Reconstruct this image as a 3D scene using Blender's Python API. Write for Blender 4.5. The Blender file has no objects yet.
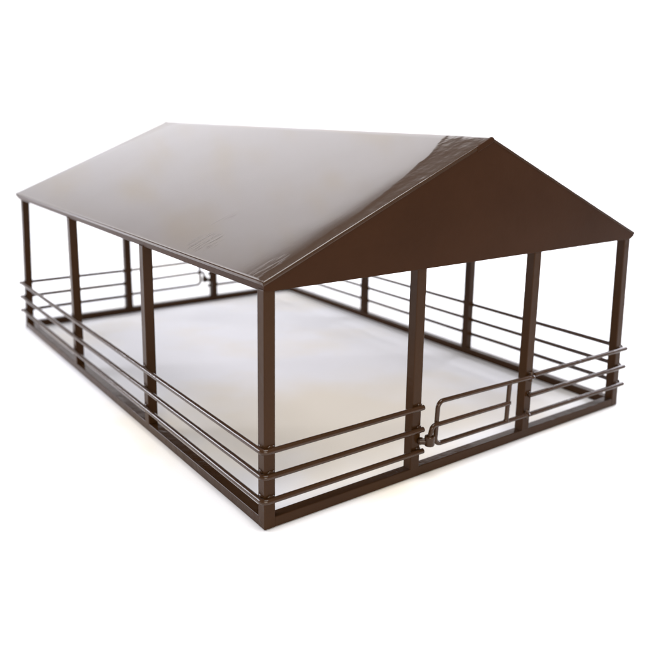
import bpy, bmesh, math, random
from mathutils import Vector, Matrix, noise

random.seed(7)
S = 0.30                      # metres per barn width: the toy is about 30 cm wide
W, L = 1.0, 1.470             # footprint
HP = 0.410                    # underside of the eave
EV, RG = 0.428, 0.6476        # eave and ridge, top of the sheet
PP, BH = 0.0215, 0.0190       # post side, base bar height
RR = 0.0052                   # rail radius
RZ = (0.143, 0.098, 0.054)    # the three rail heights
ORG = Vector((W/2, L/2, 0))   # thing's origin: middle of the base

scn = bpy.context.scene
COL = scn.collection

# ------------------------------------------------------------------ materials
def nodes_of(name):
    m = bpy.data.materials.new(name); m.use_nodes = True
    nt = m.node_tree
    return m, nt, nt.nodes['Principled BSDF']

def N(nt, t, **kw):
    n = nt.nodes.new(t)
    for k, v in kw.items():
        if k in n.inputs: n.inputs[k].default_value = v
        else: setattr(n, k, v)
    return n

def paint(name, base, rough, spec=0.10, sags=0.35):
    """dark brown gloss paint on welded steel"""
    m, nt, b = nodes_of(name)
    lk = nt.links.new
    tc = N(nt, 'ShaderNodeTexCoord')
    big = N(nt, 'ShaderNodeTexNoise', Scale=14.0, Detail=5.0, Roughness=0.6)
    fine = N(nt, 'ShaderNodeTexNoise', Scale=420.0, Detail=3.0)
    lk(tc.outputs['Object'], big.inputs['Vector']); lk(tc.outputs['Object'], fine.inputs['Vector'])
    cr = N(nt, 'ShaderNodeValToRGB')
    cr.color_ramp.elements[0].position = 0.3; cr.color_ramp.elements[1].position = 0.72
    cr.color_ramp.elements[0].color = (base[0]*0.88, base[1]*0.86, base[2]*0.86, 1)
    cr.color_ramp.elements[1].color = (base[0]*1.12, base[1]*1.08, base[2]*1.05, 1)
    lk(big.outputs['Fac'], cr.inputs['Fac']); lk(cr.outputs['Color'], b.inputs['Base Color'])
    mr = N(nt, 'ShaderNodeMapRange'); mr.inputs['To Min'].default_value = rough*0.8; mr.inputs['To Max'].default_value = rough*1.25
    lk(big.outputs['Fac'], mr.inputs['Value']); lk(mr.outputs['Result'], b.inputs['Roughness'])
    bp = N(nt, 'ShaderNodeBump', Strength=0.10, Distance=0.0006)
    lk(fine.outputs['Fac'], bp.inputs['Height'])
    sag = N(nt, 'ShaderNodeTexNoise', Scale=75.0, Detail=2.0, Roughness=0.5, Distortion=0.6)   # sags and runs in the paint
    lk(tc.outputs['Object'], sag.inputs['Vector'])
    bp2 = N(nt, 'ShaderNodeBump', Strength=sags, Distance=0.0010)
    lk(sag.outputs['Fac'], bp2.inputs['Height']); lk(bp.outputs['Normal'], bp2.inputs['Normal'])
    lk(bp2.outputs['Normal'], b.inputs['Normal'])
    b.inputs['IOR'].default_value = 1.5
    b.inputs['Specular IOR Level'].default_value = spec
    return m

BROWN = (0.033, 0.0146, 0.0052)
M_FRAME = paint('brown_frame_paint', BROWN, 0.20)
M_GABLE = paint('brown_gable_paint', (0.0315, 0.0134, 0.0060), 0.32, 0.05, 0.08)
M_ROD = paint('brown_rod_paint', BROWN, 0.18, 0.28)

def roof_material():
    """same paint on sheet metal: rolled smooth in the middle, ground and brushed
    by hand beside the welded gable edges, scuffed in a few patches at the eave"""
    m, nt, b = nodes_of('brown_roof_paint')
    lk = nt.links.new
    tc = N(nt, 'ShaderNodeTexCoord'); P = tc.outputs['Object']
    sep = N(nt, 'ShaderNodeSeparateXYZ'); lk(P, sep.inputs['Vector'])
    def M(op, a, c=None, d=None, clamp=False):
        n = N(nt, 'ShaderNodeMath', operation=op, use_clamp=clamp)
        for i, q in enumerate((a, c, d)):
            if q is None: continue
            if isinstance(q, (int, float)): n.inputs[i].default_value = q
            else: lk(q, n.inputs[i])
        return n.outputs[0]
    def tex(scale3, rotz, sc, det, ro):
        mp = N(nt, 'ShaderNodeMapping'); mp.inputs['Scale'].default_value = scale3
        mp.inputs['Rotation'].default_value = (0, 0, math.radians(rotz))
        lk(P, mp.inputs['Vector'])
        n = N(nt, 'ShaderNodeTexNoise', Scale=sc, Detail=det, Roughness=ro)
        lk(mp.outputs['Vector'], n.inputs['Vector']); return n.outputs['Fac']
    def smooth(v, lo, hi):
        r = N(nt, 'ShaderNodeMapRange'); r.interpolation_type = 'SMOOTHSTEP'
        r.inputs['From Min'].default_value = lo; r.inputs['From Max'].default_value = hi
        lk(v, r.inputs['Value']); return r.outputs['Result']
    streak = tex((22.0, 150.0, 22.0), 5, 1.6, 6.0, 0.62)      # brush marks up the slope
    streak2 = tex((60.0, 360.0, 60.0), -4, 1.6, 4.0, 0.6)
    brush = tex((16.0, 62.0, 16.0), 4, 1.6, 2.0, 0.5)
    cloud = tex((1, 1, 1), 0, 22.0, 4.0, 0.6)
    ripple = tex((1, 1, 1), 0, 9.0, 2.0, 0.5)
    # ground strip beside the gable weld, wider towards the ridge
    t = M('SUBTRACT', 1.0, M('DIVIDE', M('ABSOLUTE', sep.outputs['X']), 0.5*S))
    width = M('MULTIPLY_ADD', M('POWER', M('MAXIMUM', t, 0.0), 2.2), 0.104*S, 0.020*S)
    dist = M('SUBTRACT', L/2*S, M('ABSOLUTE', sep.outputs['Y']))
    rag = M('ADD', M('MULTIPLY_ADD', brush, 0.015*S, -0.0075*S), M('MULTIPLY_ADD', cloud, 0.050*S, -0.025*S))
    over = M('SUBTRACT', width, M('ADD', dist, rag))              # metres inside the ground strip
    edge = smooth(over, 0.0, 0.012*S)
    roll = M('MULTIPLY', M('MULTIPLY', M('MAXIMUM', over, 0.0), smooth(over, 0.0, 0.016*S)), -0.085)
    # scuffed spots low on the slope
    spots = None
    for (sx, sy, rx, ry, k) in SCUFFS:
        dx = M('DIVIDE', M('SUBTRACT', sep.outputs['X'], sx*S), rx*S); dy = M('DIVIDE', M('SUBTRACT', sep.outputs['Y'], sy*S), ry*S)
        r2 = M('ADD', M('MULTIPLY', dx, dx), M('MULTIPLY', dy, dy))
        f = M('MULTIPLY', smooth(M('SUBTRACT', 1.0, r2), 0.0, 0.8), k)
        spots = f if spots is None else M('MAXIMUM', spots, f)
    scuff = M('MULTIPLY', spots, smooth(streak2, 0.46, 0.72))
    mask = M('MAXIMUM', edge, scuff, clamp=True)
    h = M('MULTIPLY', streak, M('MULTIPLY_ADD', edge, 0.032, 0.010))
    h = M('ADD', h, M('MULTIPLY', scuff, 0.09))
    bp = N(nt, 'ShaderNodeBump', Strength=0.5, Distance=0.0007)
    lk(h, bp.inputs['Height'])
    bp2 = N(nt, 'ShaderNodeBump', Strength=0.25, Distance=0.0012)
    lk(ripple, bp2.inputs['Height']); lk(bp.outputs['Normal'], bp2.inputs['Normal'])
    bp3 = N(nt, 'ShaderNodeBump', Strength=1.0, Distance=1.0)
    lk(roll, bp3.inputs['Height']); lk(bp2.outputs['Normal'], bp3.inputs['Normal'])
    lk(bp3.outputs['Normal'], b.inputs['Normal'])
    rg = M('MULTIPLY_ADD', mask, 0.10, 0.08)
    lk(M('ADD', rg, M('MULTIPLY_ADD', cloud, 0.08, -0.03)), b.inputs['Roughness'])
    b.inputs['Base Color'].default_value = (*BROWN, 1)
    b.inputs['IOR'].default_value = 1.52
    return m
SCUFFS = ((-0.458, -0.455, 0.040, 0.055, 1.0), (-0.385, -0.40, 0.045, 0.022, 0.6), (-0.44, -0.235, 0.045, 0.030, 0.4), (-0.475, -0.700, 0.05, 0.025, 0.7))
M_ROOF = roof_material()

def weld_material():
    m, nt, b = nodes_of('painted_weld')
    n = N(nt, 'ShaderNodeTexNoise', Scale=260.0, Detail=4.0)
    tc = N(nt, 'ShaderNodeTexCoord'); nt.links.new(tc.outputs['Object'], n.inputs['Vector'])
    bp = N(nt, 'ShaderNodeBump', Strength=0.5, Distance=0.0012)
    nt.links.new(n.outputs['Fac'], bp.inputs['Height']); nt.links.new(bp.outputs['Normal'], b.inputs['Normal'])
    b.inputs['Base Color'].default_value = (0.060, 0.030, 0.018, 1); b.inputs['Roughness'].default_value = 0.32
    return m
M_WELD = weld_material()

def paper_material():
    m, nt, b = nodes_of('white_paper')
    lk = nt.links.new
    tc = N(nt, 'ShaderNodeTexCoord')
    n1 = N(nt, 'ShaderNodeTexNoise', Scale=9.0, Detail=3.0, Roughness=0.5)
    n2 = N(nt, 'ShaderNodeTexNoise', Scale=700.0, Detail=3.0)
    lk(tc.outputs['Object'], n1.inputs['Vector']); lk(tc.outputs['Object'], n2.inputs['Vector'])
    cr = N(nt, 'ShaderNodeValToRGB')
    cr.color_ramp.elements[0].position = 0.28; cr.color_ramp.elements[1].position = 0.50
    cr.color_ramp.elements[0].color = (0.80, 0.755, 0.68, 1); cr.color_ramp.elements[1].color = (0.82, 0.815, 0.825, 1)
    lk(n1.outputs['Fac'], cr.inputs['Fac'])
    # warm light tint painted into the paper as one cream patch
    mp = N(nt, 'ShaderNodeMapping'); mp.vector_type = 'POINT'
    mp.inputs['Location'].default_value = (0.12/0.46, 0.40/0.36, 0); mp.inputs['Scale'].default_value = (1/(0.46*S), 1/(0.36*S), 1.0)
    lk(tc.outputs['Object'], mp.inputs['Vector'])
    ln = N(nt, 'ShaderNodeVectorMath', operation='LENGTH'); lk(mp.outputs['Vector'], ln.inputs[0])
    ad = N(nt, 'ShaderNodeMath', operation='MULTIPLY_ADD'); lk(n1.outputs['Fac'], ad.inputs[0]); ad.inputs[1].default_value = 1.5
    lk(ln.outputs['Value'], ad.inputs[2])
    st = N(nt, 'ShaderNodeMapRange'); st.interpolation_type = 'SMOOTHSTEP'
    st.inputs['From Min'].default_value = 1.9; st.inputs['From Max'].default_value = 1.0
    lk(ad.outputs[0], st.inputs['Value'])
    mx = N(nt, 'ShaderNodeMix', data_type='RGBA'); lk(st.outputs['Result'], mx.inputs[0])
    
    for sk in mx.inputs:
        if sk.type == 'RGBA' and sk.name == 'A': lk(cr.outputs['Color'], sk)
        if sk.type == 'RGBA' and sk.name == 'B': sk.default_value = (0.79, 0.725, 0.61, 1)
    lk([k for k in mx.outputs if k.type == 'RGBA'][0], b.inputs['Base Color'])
    bp = N(nt, 'ShaderNodeBump', Strength=0.15, Distance=0.0004)
    lk(n2.outputs['Fac'], bp.inputs['Height']); lk(bp.outputs['Normal'], b.inputs['Normal'])
    b.inputs['Roughness'].default_value = 0.85
    return m
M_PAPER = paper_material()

# ------------------------------------------------------------------ geometry helpers
def V(x, y, z): return (Vector((x, y, z)) - ORG) * S

def link(name, bm, mat, parent=None, sharp=None):
    bmesh.ops.recalc_face_normals(bm, faces=bm.faces)
    me = bpy.data.meshes.new(name); bm.to_mesh(me); bm.free()
    me.materials.append(mat)
    if sharp is not None:
        me.shade_smooth(); me.set_sharp_from_angle(angle=math.radians(sharp))
    o = bpy.data.objects.new(name, me); COL.objects.link(o)
    if parent: o.parent = parent
    return o

def hexa(bm, c, bev=0.0016, seg=3):
    """box from 8 corners (bottom ring, top ring) with rounded edges"""
    vs = [bm.verts.new(V(*p)) for p in c]
    fs = [(3,2,1,0),(4,5,6,7),(0,1,5,4),(1,2,6,5),(2,3,7,6),(3,0,4,7)]
    faces = [bm.faces.new([vs[i] for i in f]) for f in fs]
    es = list({e for f in faces for e in f.edges})
    if bev: bmesh.ops.bevel(bm, geom=es, offset=bev*S, segments=seg, profile=0.5, affect='EDGES')

def box(bm, x0, x1, y0, y1, z0, z1, bev=0.0016, top=(0, 0)):
    dx, dy = top
    hexa(bm, [(x0,y0,z0),(x1,y0,z0),(x1,y1,z0),(x0,y1,z0),
              (x0+dx,y0+dy,z1),(x1+dx,y0+dy,z1),(x1+dx,y1+dy,z1),(x0+dx,y1+dy,z1)], bev)

def fillet(pts, r, n=7):
    """polyline with rounded inner corners; r is one radius or one per inner point"""
    pts = [Vector(p) for p in pts]; out = [pts[0]]
    for i in range(1, len(pts)-1):
        rr = r[i-1] if isinstance(r, (list, tuple)) else r
        a = (pts[i-1]-pts[i]).normalized(); b = (pts[i+1]-pts[i]).normalized()
        if rr <= 0: out.append(pts[i]); continue
        ang = a.angle(b); d = rr/math.tan(ang/2)
        p0 = pts[i]+a*d; p1 = pts[i]+b*d
        cen = pts[i] + (a+b).normalized()*(rr/math.sin(ang/2))
        u = p0-cen; v = p1-cen; t = u.angle(v)
        for k in range(n+1):
            f = k/n
            out.append(cen + (u*math.sin((1-f)*t) + v*math.sin(f*t))/math.sin(t))
    out.append(pts[-1]); return out

def tube(bm, pts, r, seg=14, wob=0.0, rough=0.0):
    """round rod along pts (barn units), with slightly domed cut ends"""
    pts = [Vector(p) for p in pts]
    # subdivide long runs so that the rod can be very slightly uneven
    fine = [pts[0]]
    for a, b in zip(pts, pts[1:]):
        k = max(1, int((b-a).length/0.05))
        for i in range(1, k+1): fine.append(a.lerp(b, i/k))
    if wob:
        off = random.random()*50
        for i, p in enumerate(fine):
            p += Vector((noise.noise(p*5+Vector((off,0,0))), noise.noise(p*5+Vector((0,off,0))), noise.noise(p*5+Vector((0,0,off)))))*wob
    tang = []
    for i in range(len(fine)):
        a = fine[max(0, i-1)]; b = fine[min(len(fine)-1, i+1)]
        tang.append((b-a).normalized())
    n = tang[0].orthogonal().normalized()
    rings = []
    st = [(fine[0]-tang[0]*r*0.30, r*0.55, tang[0])] + [(p, r, t) for p, t in zip(fine, tang)] + [(fine[-1]+tang[-1]*r*0.30, r*0.55, tang[-1])]
    for p, rad, t in st:
        n = (n - t*n.dot(t)).normalized(); bn = t.cross(n)
        ring = []
        for k in range(seg):
            a = 2*math.pi*k/seg
            rr = rad*(1 + (rough*noise.noise(p*300+Vector((k*3.1,0,0))) if rough else 0))
            q = p + (n*math.cos(a)+bn*math.sin(a))*rr
            ring.append(bm.verts.new(V(*q)))
        rings.append(ring)
    for A, B in zip(rings, rings[1:]):
        for k in range(seg):
            bm.faces.new((A[k], A[(k+1)%seg], B[(k+1)%seg], B[k]))
    bm.faces.new(rings[0][::-1]); bm.faces.new(rings[-1])

def blob(bm, c, r, sx=1, sy=1, sz=1):
    """lumpy weld bead"""
    res = bmesh.ops.create_icosphere(bm, subdivisions=2, radius=1.0)
    o = random.random()*40
    for v in res['verts']:
        d = v.co.copy(); k = 1 + 0.22*noise.noise(d*1.6+Vector((o,o,0)))
        v.co = V(c[0]+d.x*r*sx*k, c[1]+d.y*r*sy*k, c[2]+d.z*r*sz*k)

def ring(bm, c, axis, R, r, seg=20):
    """closed eye of bent rod"""
    axis = Vector(axis).normalized(); u = axis.orthogonal().normalized(); w = axis.cross(u); c = Vector(c)
    tube(bm, [c+(u*math.cos(a)+w*math.sin(a))*R for a in [2*math.pi*i/seg for i in range(seg+1)]], r, 10)

def lathe_z(bm, c, prof, seg=22):
    """solid of revolution about the vertical through c; prof = [(radius, z)]"""
    rings = []
    for rad, z in prof:
        rings.append([bm.verts.new(V(c[0]+rad*math.cos(2*math.pi*k/seg), c[1]+rad*math.sin(2*math.pi*k/seg), z)) for k in range(seg)])
    for A, B in zip(rings, rings[1:]):
        for k in range(seg): bm.faces.new((A[k], A[(k+1)%seg], B[(k+1)%seg], B[k]))
    bm.faces.new(rings[0][::-1]); bm.faces.new(rings[-1])

def turned(o):
    """second copy of a part and its sub-parts at the opposite side of the barn (half turn)"""
    c = o.copy(); COL.objects.link(c); c.parent = o.parent
    c.rotation_euler = (0, 0, math.pi)
    for ch in list(o.children):
        d = ch.copy(); COL.objects.link(d); d.parent = c
    return c

# ------------------------------------------------------------------ the barn
barn = bpy.data.objects.new('toy_barn', None); COL.objects.link(barn)
barn.empty_display_size = 0.1
barn['label'] = 'glossy dark brown welded metal toy barn with pitched roof, open railed sides and small gate'
barn['category'] = 'toy barn'

# base bars: the gable-end bars run between the posts, as do the long side bars
def bar(name, *a, **k):
    bm = bmesh.new(); box(bm, *a, **k); return link(name, bm, M_FRAME, barn)
turned(bar('base_rail', PP-0.001, W-PP+0.001, 0.0006, PP-0.0006, 0.0, BH))
turned(bar('base_rail', 0.0006, PP-0.0006, PP-0.001, L-PP+0.001, 0.0, BH-0.0004))
# eave bars under the sheet
bm = bmesh.new()
hexa(bm, [(0.0030, 0.006, HP-0.001), (PP-0.0006, 0.006, HP-0.001), (PP-0.0006, L-0.006, HP-0.001), (0.0030, L-0.006, HP-0.001),
          (0.0000, 0.006, EV-0.0058), (PP-0.0006, 0.006, EV-0.0058), (PP-0.0006, L-0.006, EV-0.0058), (0.0000, L-0.006, EV-0.0058)])
turned(link('eave_rail', bm, M_GABLE, barn))

# corner posts; the pair at the free rail ends leans in a little
turned(bar('corner_post', 0.0, PP, 0.0, PP, 0.0, HP+0.004, bev=0.0019))
turned(bar('corner_post', W-PP, W, 0.0, PP, 0.0, HP+0.004, bev=0.0019, top=(-0.011, 0.0)))
# posts either side of the gate, and along the sides
X1, X2 = 0.3255, 0.6487
Y1, Y2 = 0.4830, 0.9637
for x, t in ((X1, 0.0), (X2, 0.0015)):
    turned(bar('gate_post', x, x+PP+0.001, 0.0003, PP, BH-0.002, HP+0.002, top=(t, 0)))
for y in (Y1, Y2):
    turned(bar('side_post', 0.0003, PP, y, y+PP, BH-0.002, HP+0.0015))

# roof: one bent steel sheet
def roof_mesh():
    bm = bmesh.new()
    T = 0.0042
    nx = 24; ny = 80
    y0, y1 = -0.0014, L+0.0014
    ov = 0.0025
    def top(x):
        return EV + (RG-EV)*(1-abs(x-0.5)/0.5)
    xs = [-ov, -ov*0.4] + [0.5*i/nx for i in range(nx)] + [0.003, 0.997, 0.494, 0.5, 0.506] + [1-0.5*i/nx for i in range(nx-1, -1, -1)] + [1+ov*0.4, 1+ov]
    xs = sorted(set(round(x, 5) for x in xs))
    RD = 0.0027                                            # radius of the worn cut edge
    er = [0.0, 0.0003, 0.0008, 0.0013, 0.0019, RD]
    ys = [y0+e for e in er] + [y0+RD+(y1-y0-2*RD)*(0.5-0.5*math.cos(math.pi*j/ny)) for j in range(1, ny)] + [y1-e for e in er[::-1]]
    grid_t, grid_b = [], []
    for y in ys:
        rt, rb = [], []
        for x in xs:
            yy = y + (0.0006*noise.noise(Vector((x*40, y, 3))) if min(y-y0, y1-y) < 0.002 else 0)
            z = top(min(max(x, 0), 1))
            if abs(x-0.5) < 1e-6: z -= 0.0012               # the bend is not a knife edge
            if x <= -ov+1e-6 or x >= 1+ov-1e-6: z -= 0.0016   # rounded lip
            # the sheet is pulled down a touch by the weld beside each gable, and not dead flat
            wd = 0.030+0.085*max(0.0, 1-abs(x-0.5)/0.5)
            e = max(0.0, 1-(y-y0)/wd); e2 = max(0.0, 1-(y1-y)/wd)
            sl = -0.010*wd*(e*e+e2*e2)
            sl += 0.0004*noise.noise(Vector((x*3.1, y*2.4, 1.7)))
            de = min(y-y0, y1-y)
            if de < RD: sl -= RD-math.sqrt(max(0.0, RD**2-(RD-max(0.0, de))**2))   # rounded cut edge
            rt.append(bm.verts.new(V(x, yy, z+sl)))
            rb.append(bm.verts.new(V(min(max(x, -ov), 1+ov), yy, min(z, top(min(max(x,0),1)))+sl-T)))
        grid_t.append(rt); grid_b.append(rb)
    n = len(xs)
    for j in range(len(ys)-1):
        for i in range(n-1):
            bm.faces.new((grid_t[j][i], grid_t[j][i+1], grid_t[j+1][i+1], grid_t[j+1][i]))
            bm.faces.new((grid_b[j][i], grid_b[j+1][i], grid_b[j+1][i+1], grid_b[j][i+1]))
        bm.faces.new((grid_t[j][0], grid_t[j+1][0], grid_b[j+1][0], grid_b[j][0]))
        bm.faces.new((grid_t[j][-1], grid_b[j][-1], grid_b[j+1][-1], grid_t[j+1][-1]))
    for g, h in ((grid_t[0], grid_b[0]), (grid_t[-1], grid_b[-1])):
        for i in range(n-1): bm.faces.new((g[i], g[i+1], h[i+1], h[i]))
    return bm
roof = link('roof', roof_mesh(), M_ROOF, barn, sharp=40)

# gable plates with the weld that joins them to the sheet
def gable_mesh():
    bm = bmesh.new()
    c = 0.0030                                  # the plate stops under the sheet ...
    def plate(pr, ya, yb):
        a = [bm.verts.new(V(x, ya, z)) for x, z in pr]; b = [bm.verts.new(V(x, yb, z)) for x, z in pr]
        n = len(pr)
        f1 = bm.faces.new(a); bm.faces.new(b[::-1])
        for i in range(n): bm.faces.new((a[i], b[i], b[(i+1)%n], a[(i+1)%n]))
        bmesh.ops.bevel(bm, geom=list(f1.edges), offset=0.0010*S, segments=3, profile=0.5, affect='EDGES')
    plate([(0.0045, HP+0.0005), (W-0.0105, HP+0.0005), (W+0.001, HP+0.007), (W+0.0018, EV-c), (0.5, RG-c), (0.0, EV-c), (0.0, HP+0.005)], -0.0008, 0.0052)
    sl = (RG-EV)/0.5                            # ... except for a tab folded over at the peak
    plate([(0.462, RG-0.012-0.038*sl), (0.500, RG-0.012), (0.506, RG-0.004-0.006*sl), (0.503, RG-0.0006-0.003*sl), (0.499, RG-0.0006), (0.469, RG-0.0002-0.031*sl), (0.4605, RG-0.0015-0.0395*sl)], -0.0022, 0.0030)
    return bm
gable = link('gable_panel', gable_mesh(), M_GABLE, barn)
turned(gable)

# rails: round rod; three run down the left side and bend round onto the gable end,
# three short ones fill the bay beyond the gate
E_ = -RR*0.88
for z in RZ:
    bm = bmesh.new()
    dz = random.uniform(-0.0012, 0.0012)
    tube(bm, fillet([(0.3475+random.uniform(0.001, 0.004), E_, z-0.001), (E_, E_, z), (E_, L-0.004, z+0.002+dz)], 0.0085), RR, 16, wob=0.0007)
    for cx, cy in ((X1+PP*0.5, 0.0), ):
        blob(bm, (cx+0.006, cy-0.0002, z+0.0048), 0.0042, 1.5, 0.7, 0.8)
    for y in (Y1, Y2):
        blob(bm, (0.0, y+PP*0.5, z+0.0055), 0.0040, 0.7, 1.6, 0.8)
    blob(bm, (PP*0.55, -0.0002, z+0.005), 0.0042, 1.8, 0.6, 0.8)
    blob(bm, (0.0, PP*0.6, z+0.005), 0.0042, 0.6, 1.6, 0.8)
    turned(link('fence_rail', bm, M_ROD, barn, sharp=50))
for z, xs in zip(RZ, (0.670, 0.6585, 0.658)):
    bm = bmesh.new()
    tube(bm, [(xs, E_, z+0.001), (W+0.0085+random.uniform(-0.001, 0.001), E_, z)], RR, 16, wob=0.0006)
    blob(bm, (X2+PP*0.62, -0.0002, z+0.005), 0.0042, 1.5, 0.7, 0.8)
    blob(bm, (W-PP*0.6, -0.0002, z+0.005), 0.0042, 1.6, 0.6, 0.8)
    turned(link('fence_rail', bm, M_ROD, barn, sharp=50))

# gate: a bent rod frame with one middle rod whose end is hooked into a keeper
GY = -0.0085; GR = 0.0046
bm = bmesh.new()
tube(bm, fillet([(0.655, GY, 0.1425), (0.3835, GY, 0.1475), (0.3785, GY, 0.0605), (0.648, GY, 0.0580)], 0.0135), GR, 16, wob=0.0005)
tube(bm, [(0.5880, GY, 0.1425), (0.5845, GY, 0.0605)], GR*1.05, 14)
tube(bm, fillet([(0.5840, GY-0.003, 0.1005), (0.3640, GY-0.0065, 0.1045), (0.3570, GY-0.0065, 0.0800)], 0.0095), GR, 16)
for c in ((0.5880, GY, 0.1420), (0.5846, GY, 0.0605), (0.5850, GY-0.002, 0.1005), (0.3815, GY-0.003, 0.1035)):
    blob(bm, c, 0.0062, 1.1, 0.9, 1.0)
gate = link('gate', bm, M_ROD, barn, sharp=50)
for zc, xc in ((0.1425, 0.6575), (0.0580, 0.6510)):
    bm = bmesh.new()
    ring(bm, (xc, GY+0.001, zc), (0, 0, 1), 0.0055, 0.0034)
    lathe_z(bm, (xc, GY+0.001), [(0.0015, zc-0.012), (0.0030, zc-0.0108), (0.0031, zc+0.010), (0.0018, zc+0.0118)], 14)
    blob(bm, (xc, -0.001, zc-0.008), 0.0050, 1.0, 0.8, 0.9)
    link('hinge', bm, M_ROD, gate, sharp=50)
turned(gate)
# keeper: a short open tube on a stub welded to the post
bm = bmesh.new()
kx, ky = 0.3580, -0.0150
lathe_z(bm, (kx, ky), [(0.0070, 0.0655), (0.0092, 0.0666), (0.0100, 0.0685), (0.0100, 0.0835), (0.0092, 0.0856), (0.0070, 0.0860), (0.0060, 0.0845), (0.0060, 0.0740)], 24)
tube(bm, [(X1+PP-0.004, -0.003, 0.0740), (kx-0.004, ky+0.003, 0.0740)], 0.0062, 14)
blob(bm, (X1+PP*0.95, -0.003, 0.0740), 0.0082, 1.0, 0.7, 0.9)
turned(link('gate_keeper', bm, M_ROD, barn, sharp=50))

# ------------------------------------------------------------------ white paper sweep under and behind it
AZ = math.radians(46.0)
nrm = Vector((math.sin(AZ), math.cos(AZ), 0)); tan_ = Vector((math.cos(AZ), -math.sin(AZ), 0))
SW_D, SW_H, SW_R = 3.6, 3.5, 0.9
bm = bmesh.new()
prof = [(-9.0, 0.0)] + [(-9.0+i*0.5, 0.0) for i in range(1, int((9.0+SW_D-SW_R)/0.5)+1)] + [(SW_D-SW_R, 0.0)]
prof = sorted(set(prof))
prof += [(SW_D-SW_R+SW_R*math.sin(a), SW_R-SW_R*math.cos(a)) for a in [math.pi/2*i/16 for i in range(1, 17)]]
prof += [(SW_D, SW_R+(SW_H-SW_R)*i/6) for i in range(1, 7)]
rows = []
for s, z in prof:
    rows.append([bm.verts.new((nrm*s + tan_*t)*S + Vector((0, 0, (z-0.0012)*S))) for t in (-9, -6, -3, 0, 3, 6)])
for A, B in zip(rows, rows[1:]):
    for i in range(len(A)-1): bm.faces.new((A[i], A[i+1], B[i+1], B[i]))
bmesh.ops.recalc_face_normals(bm, faces=bm.faces)
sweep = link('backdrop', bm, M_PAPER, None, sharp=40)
if sweep.data.polygons[0].normal.z < 0: sweep.data.flip_normals()
sweep['kind'] = 'structure'

# ------------------------------------------------------------------ light
def area(name, loc, target, size, power, col):
    ld = bpy.data.lights.new(name, 'AREA'); ld.shape = 'RECTANGLE'; ld.size = size[0]*S; ld.size_y = size[1]*S
    ld.energy = power; ld.color = col
    o = bpy.data.objects.new(name, ld); COL.objects.link(o)
    p = V(*loc); o.location = p
    o.rotation_euler = (V(*target)-p).to_track_quat('-Z', 'Y').to_euler()
    return o
area('overhead_softbox', (0.2, -0.3, 3.6), (0.5, 0.4, 0), (1.8, 1.8), 12.5, (1.0, 0.985, 0.97))
def on_sweep(s, t, z):
    p = nrm*s + tan_*t + ORG
    return (p.x, p.y, z)
area('backdrop_lamp', on_sweep(1.2, -0.8, 4.7), on_sweep(3.6, -0.8, 3.0), (4.6, 1.0), 20.0, (0.96, 0.975, 1.0))
area('back_left_fill', (-2.6, 3.6, 1.6), (0.4, 0.8, 0.1), (2.6, 1.6), 21.5, (0.90, 0.91, 1.0))  # added cool fill, out of view, to brighten the floor under the roof
area('right_fill', (4.0, 0.2, 1.5), (0.5, 0.5, 0.1), (2.6, 1.6), 13.0, (0.91, 0.91, 1.0))  # second added fill, unseen, lights the barn floor from the right
area('front_fill', (-1.3, -3.1, 1.25), (0.3, 0.4, 0.1), (2.4, 1.3), 8.5, (1.0, 0.91, 0.78))  # added warm fill, out of view, for the gable and front floor

w = bpy.data.worlds.new("World"); scn.world = w; w.use_nodes = True
bg = w.node_tree.nodes['Background']
bg.inputs['Color'].default_value = (0.92, 0.96, 1.0, 1); bg.inputs['Strength'].default_value = 0.3

# ------------------------------------------------------------------ camera (solved from the photograph)
cam = bpy.data.cameras.new('camera'); co = bpy.data.objects.new('camera', cam); COL.objects.link(co)
f_, cx_, cy_ = 758.563, 335.056, 272.049
R_ = Matrix(((0.805296368270004, -0.5926474819452361, 0.016331607241771656),
             (-0.11007335916450285, -0.17652312805266526, -0.9781224058699068),
             (0.5825646872694641, 0.7858807463008964, -0.20738813307457193)))
rot = Matrix((R_[0], -R_[1], -R_[2])).transposed()
mw = rot.to_4x4(); mw.translation = V(-0.5968427, -0.9909437, 0.6891848)
co.matrix_world = mw
cam.sensor_fit = 'HORIZONTAL'; cam.sensor_width = 36.0
cam.lens = f_/646*36.0
cam.shift_x = (323-cx_)/646; cam.shift_y = (cy_-323)/646
cam.clip_start = 0.01; cam.clip_end = 100
cam.dof.use_dof = True
cam.dof.focus_distance = 1.34*S
cam.dof.aperture_fstop = 11.0
scn.camera = co

scn.view_settings.view_transform = 'Standard'; scn.view_settings.look = 'None'
scn.view_settings.exposure = 0.0; scn.view_settings.gamma = 1.0
scn.cycles.use_denoising = True
scn.cycles.max_bounces = 12; scn.cycles.diffuse_bounces = 6
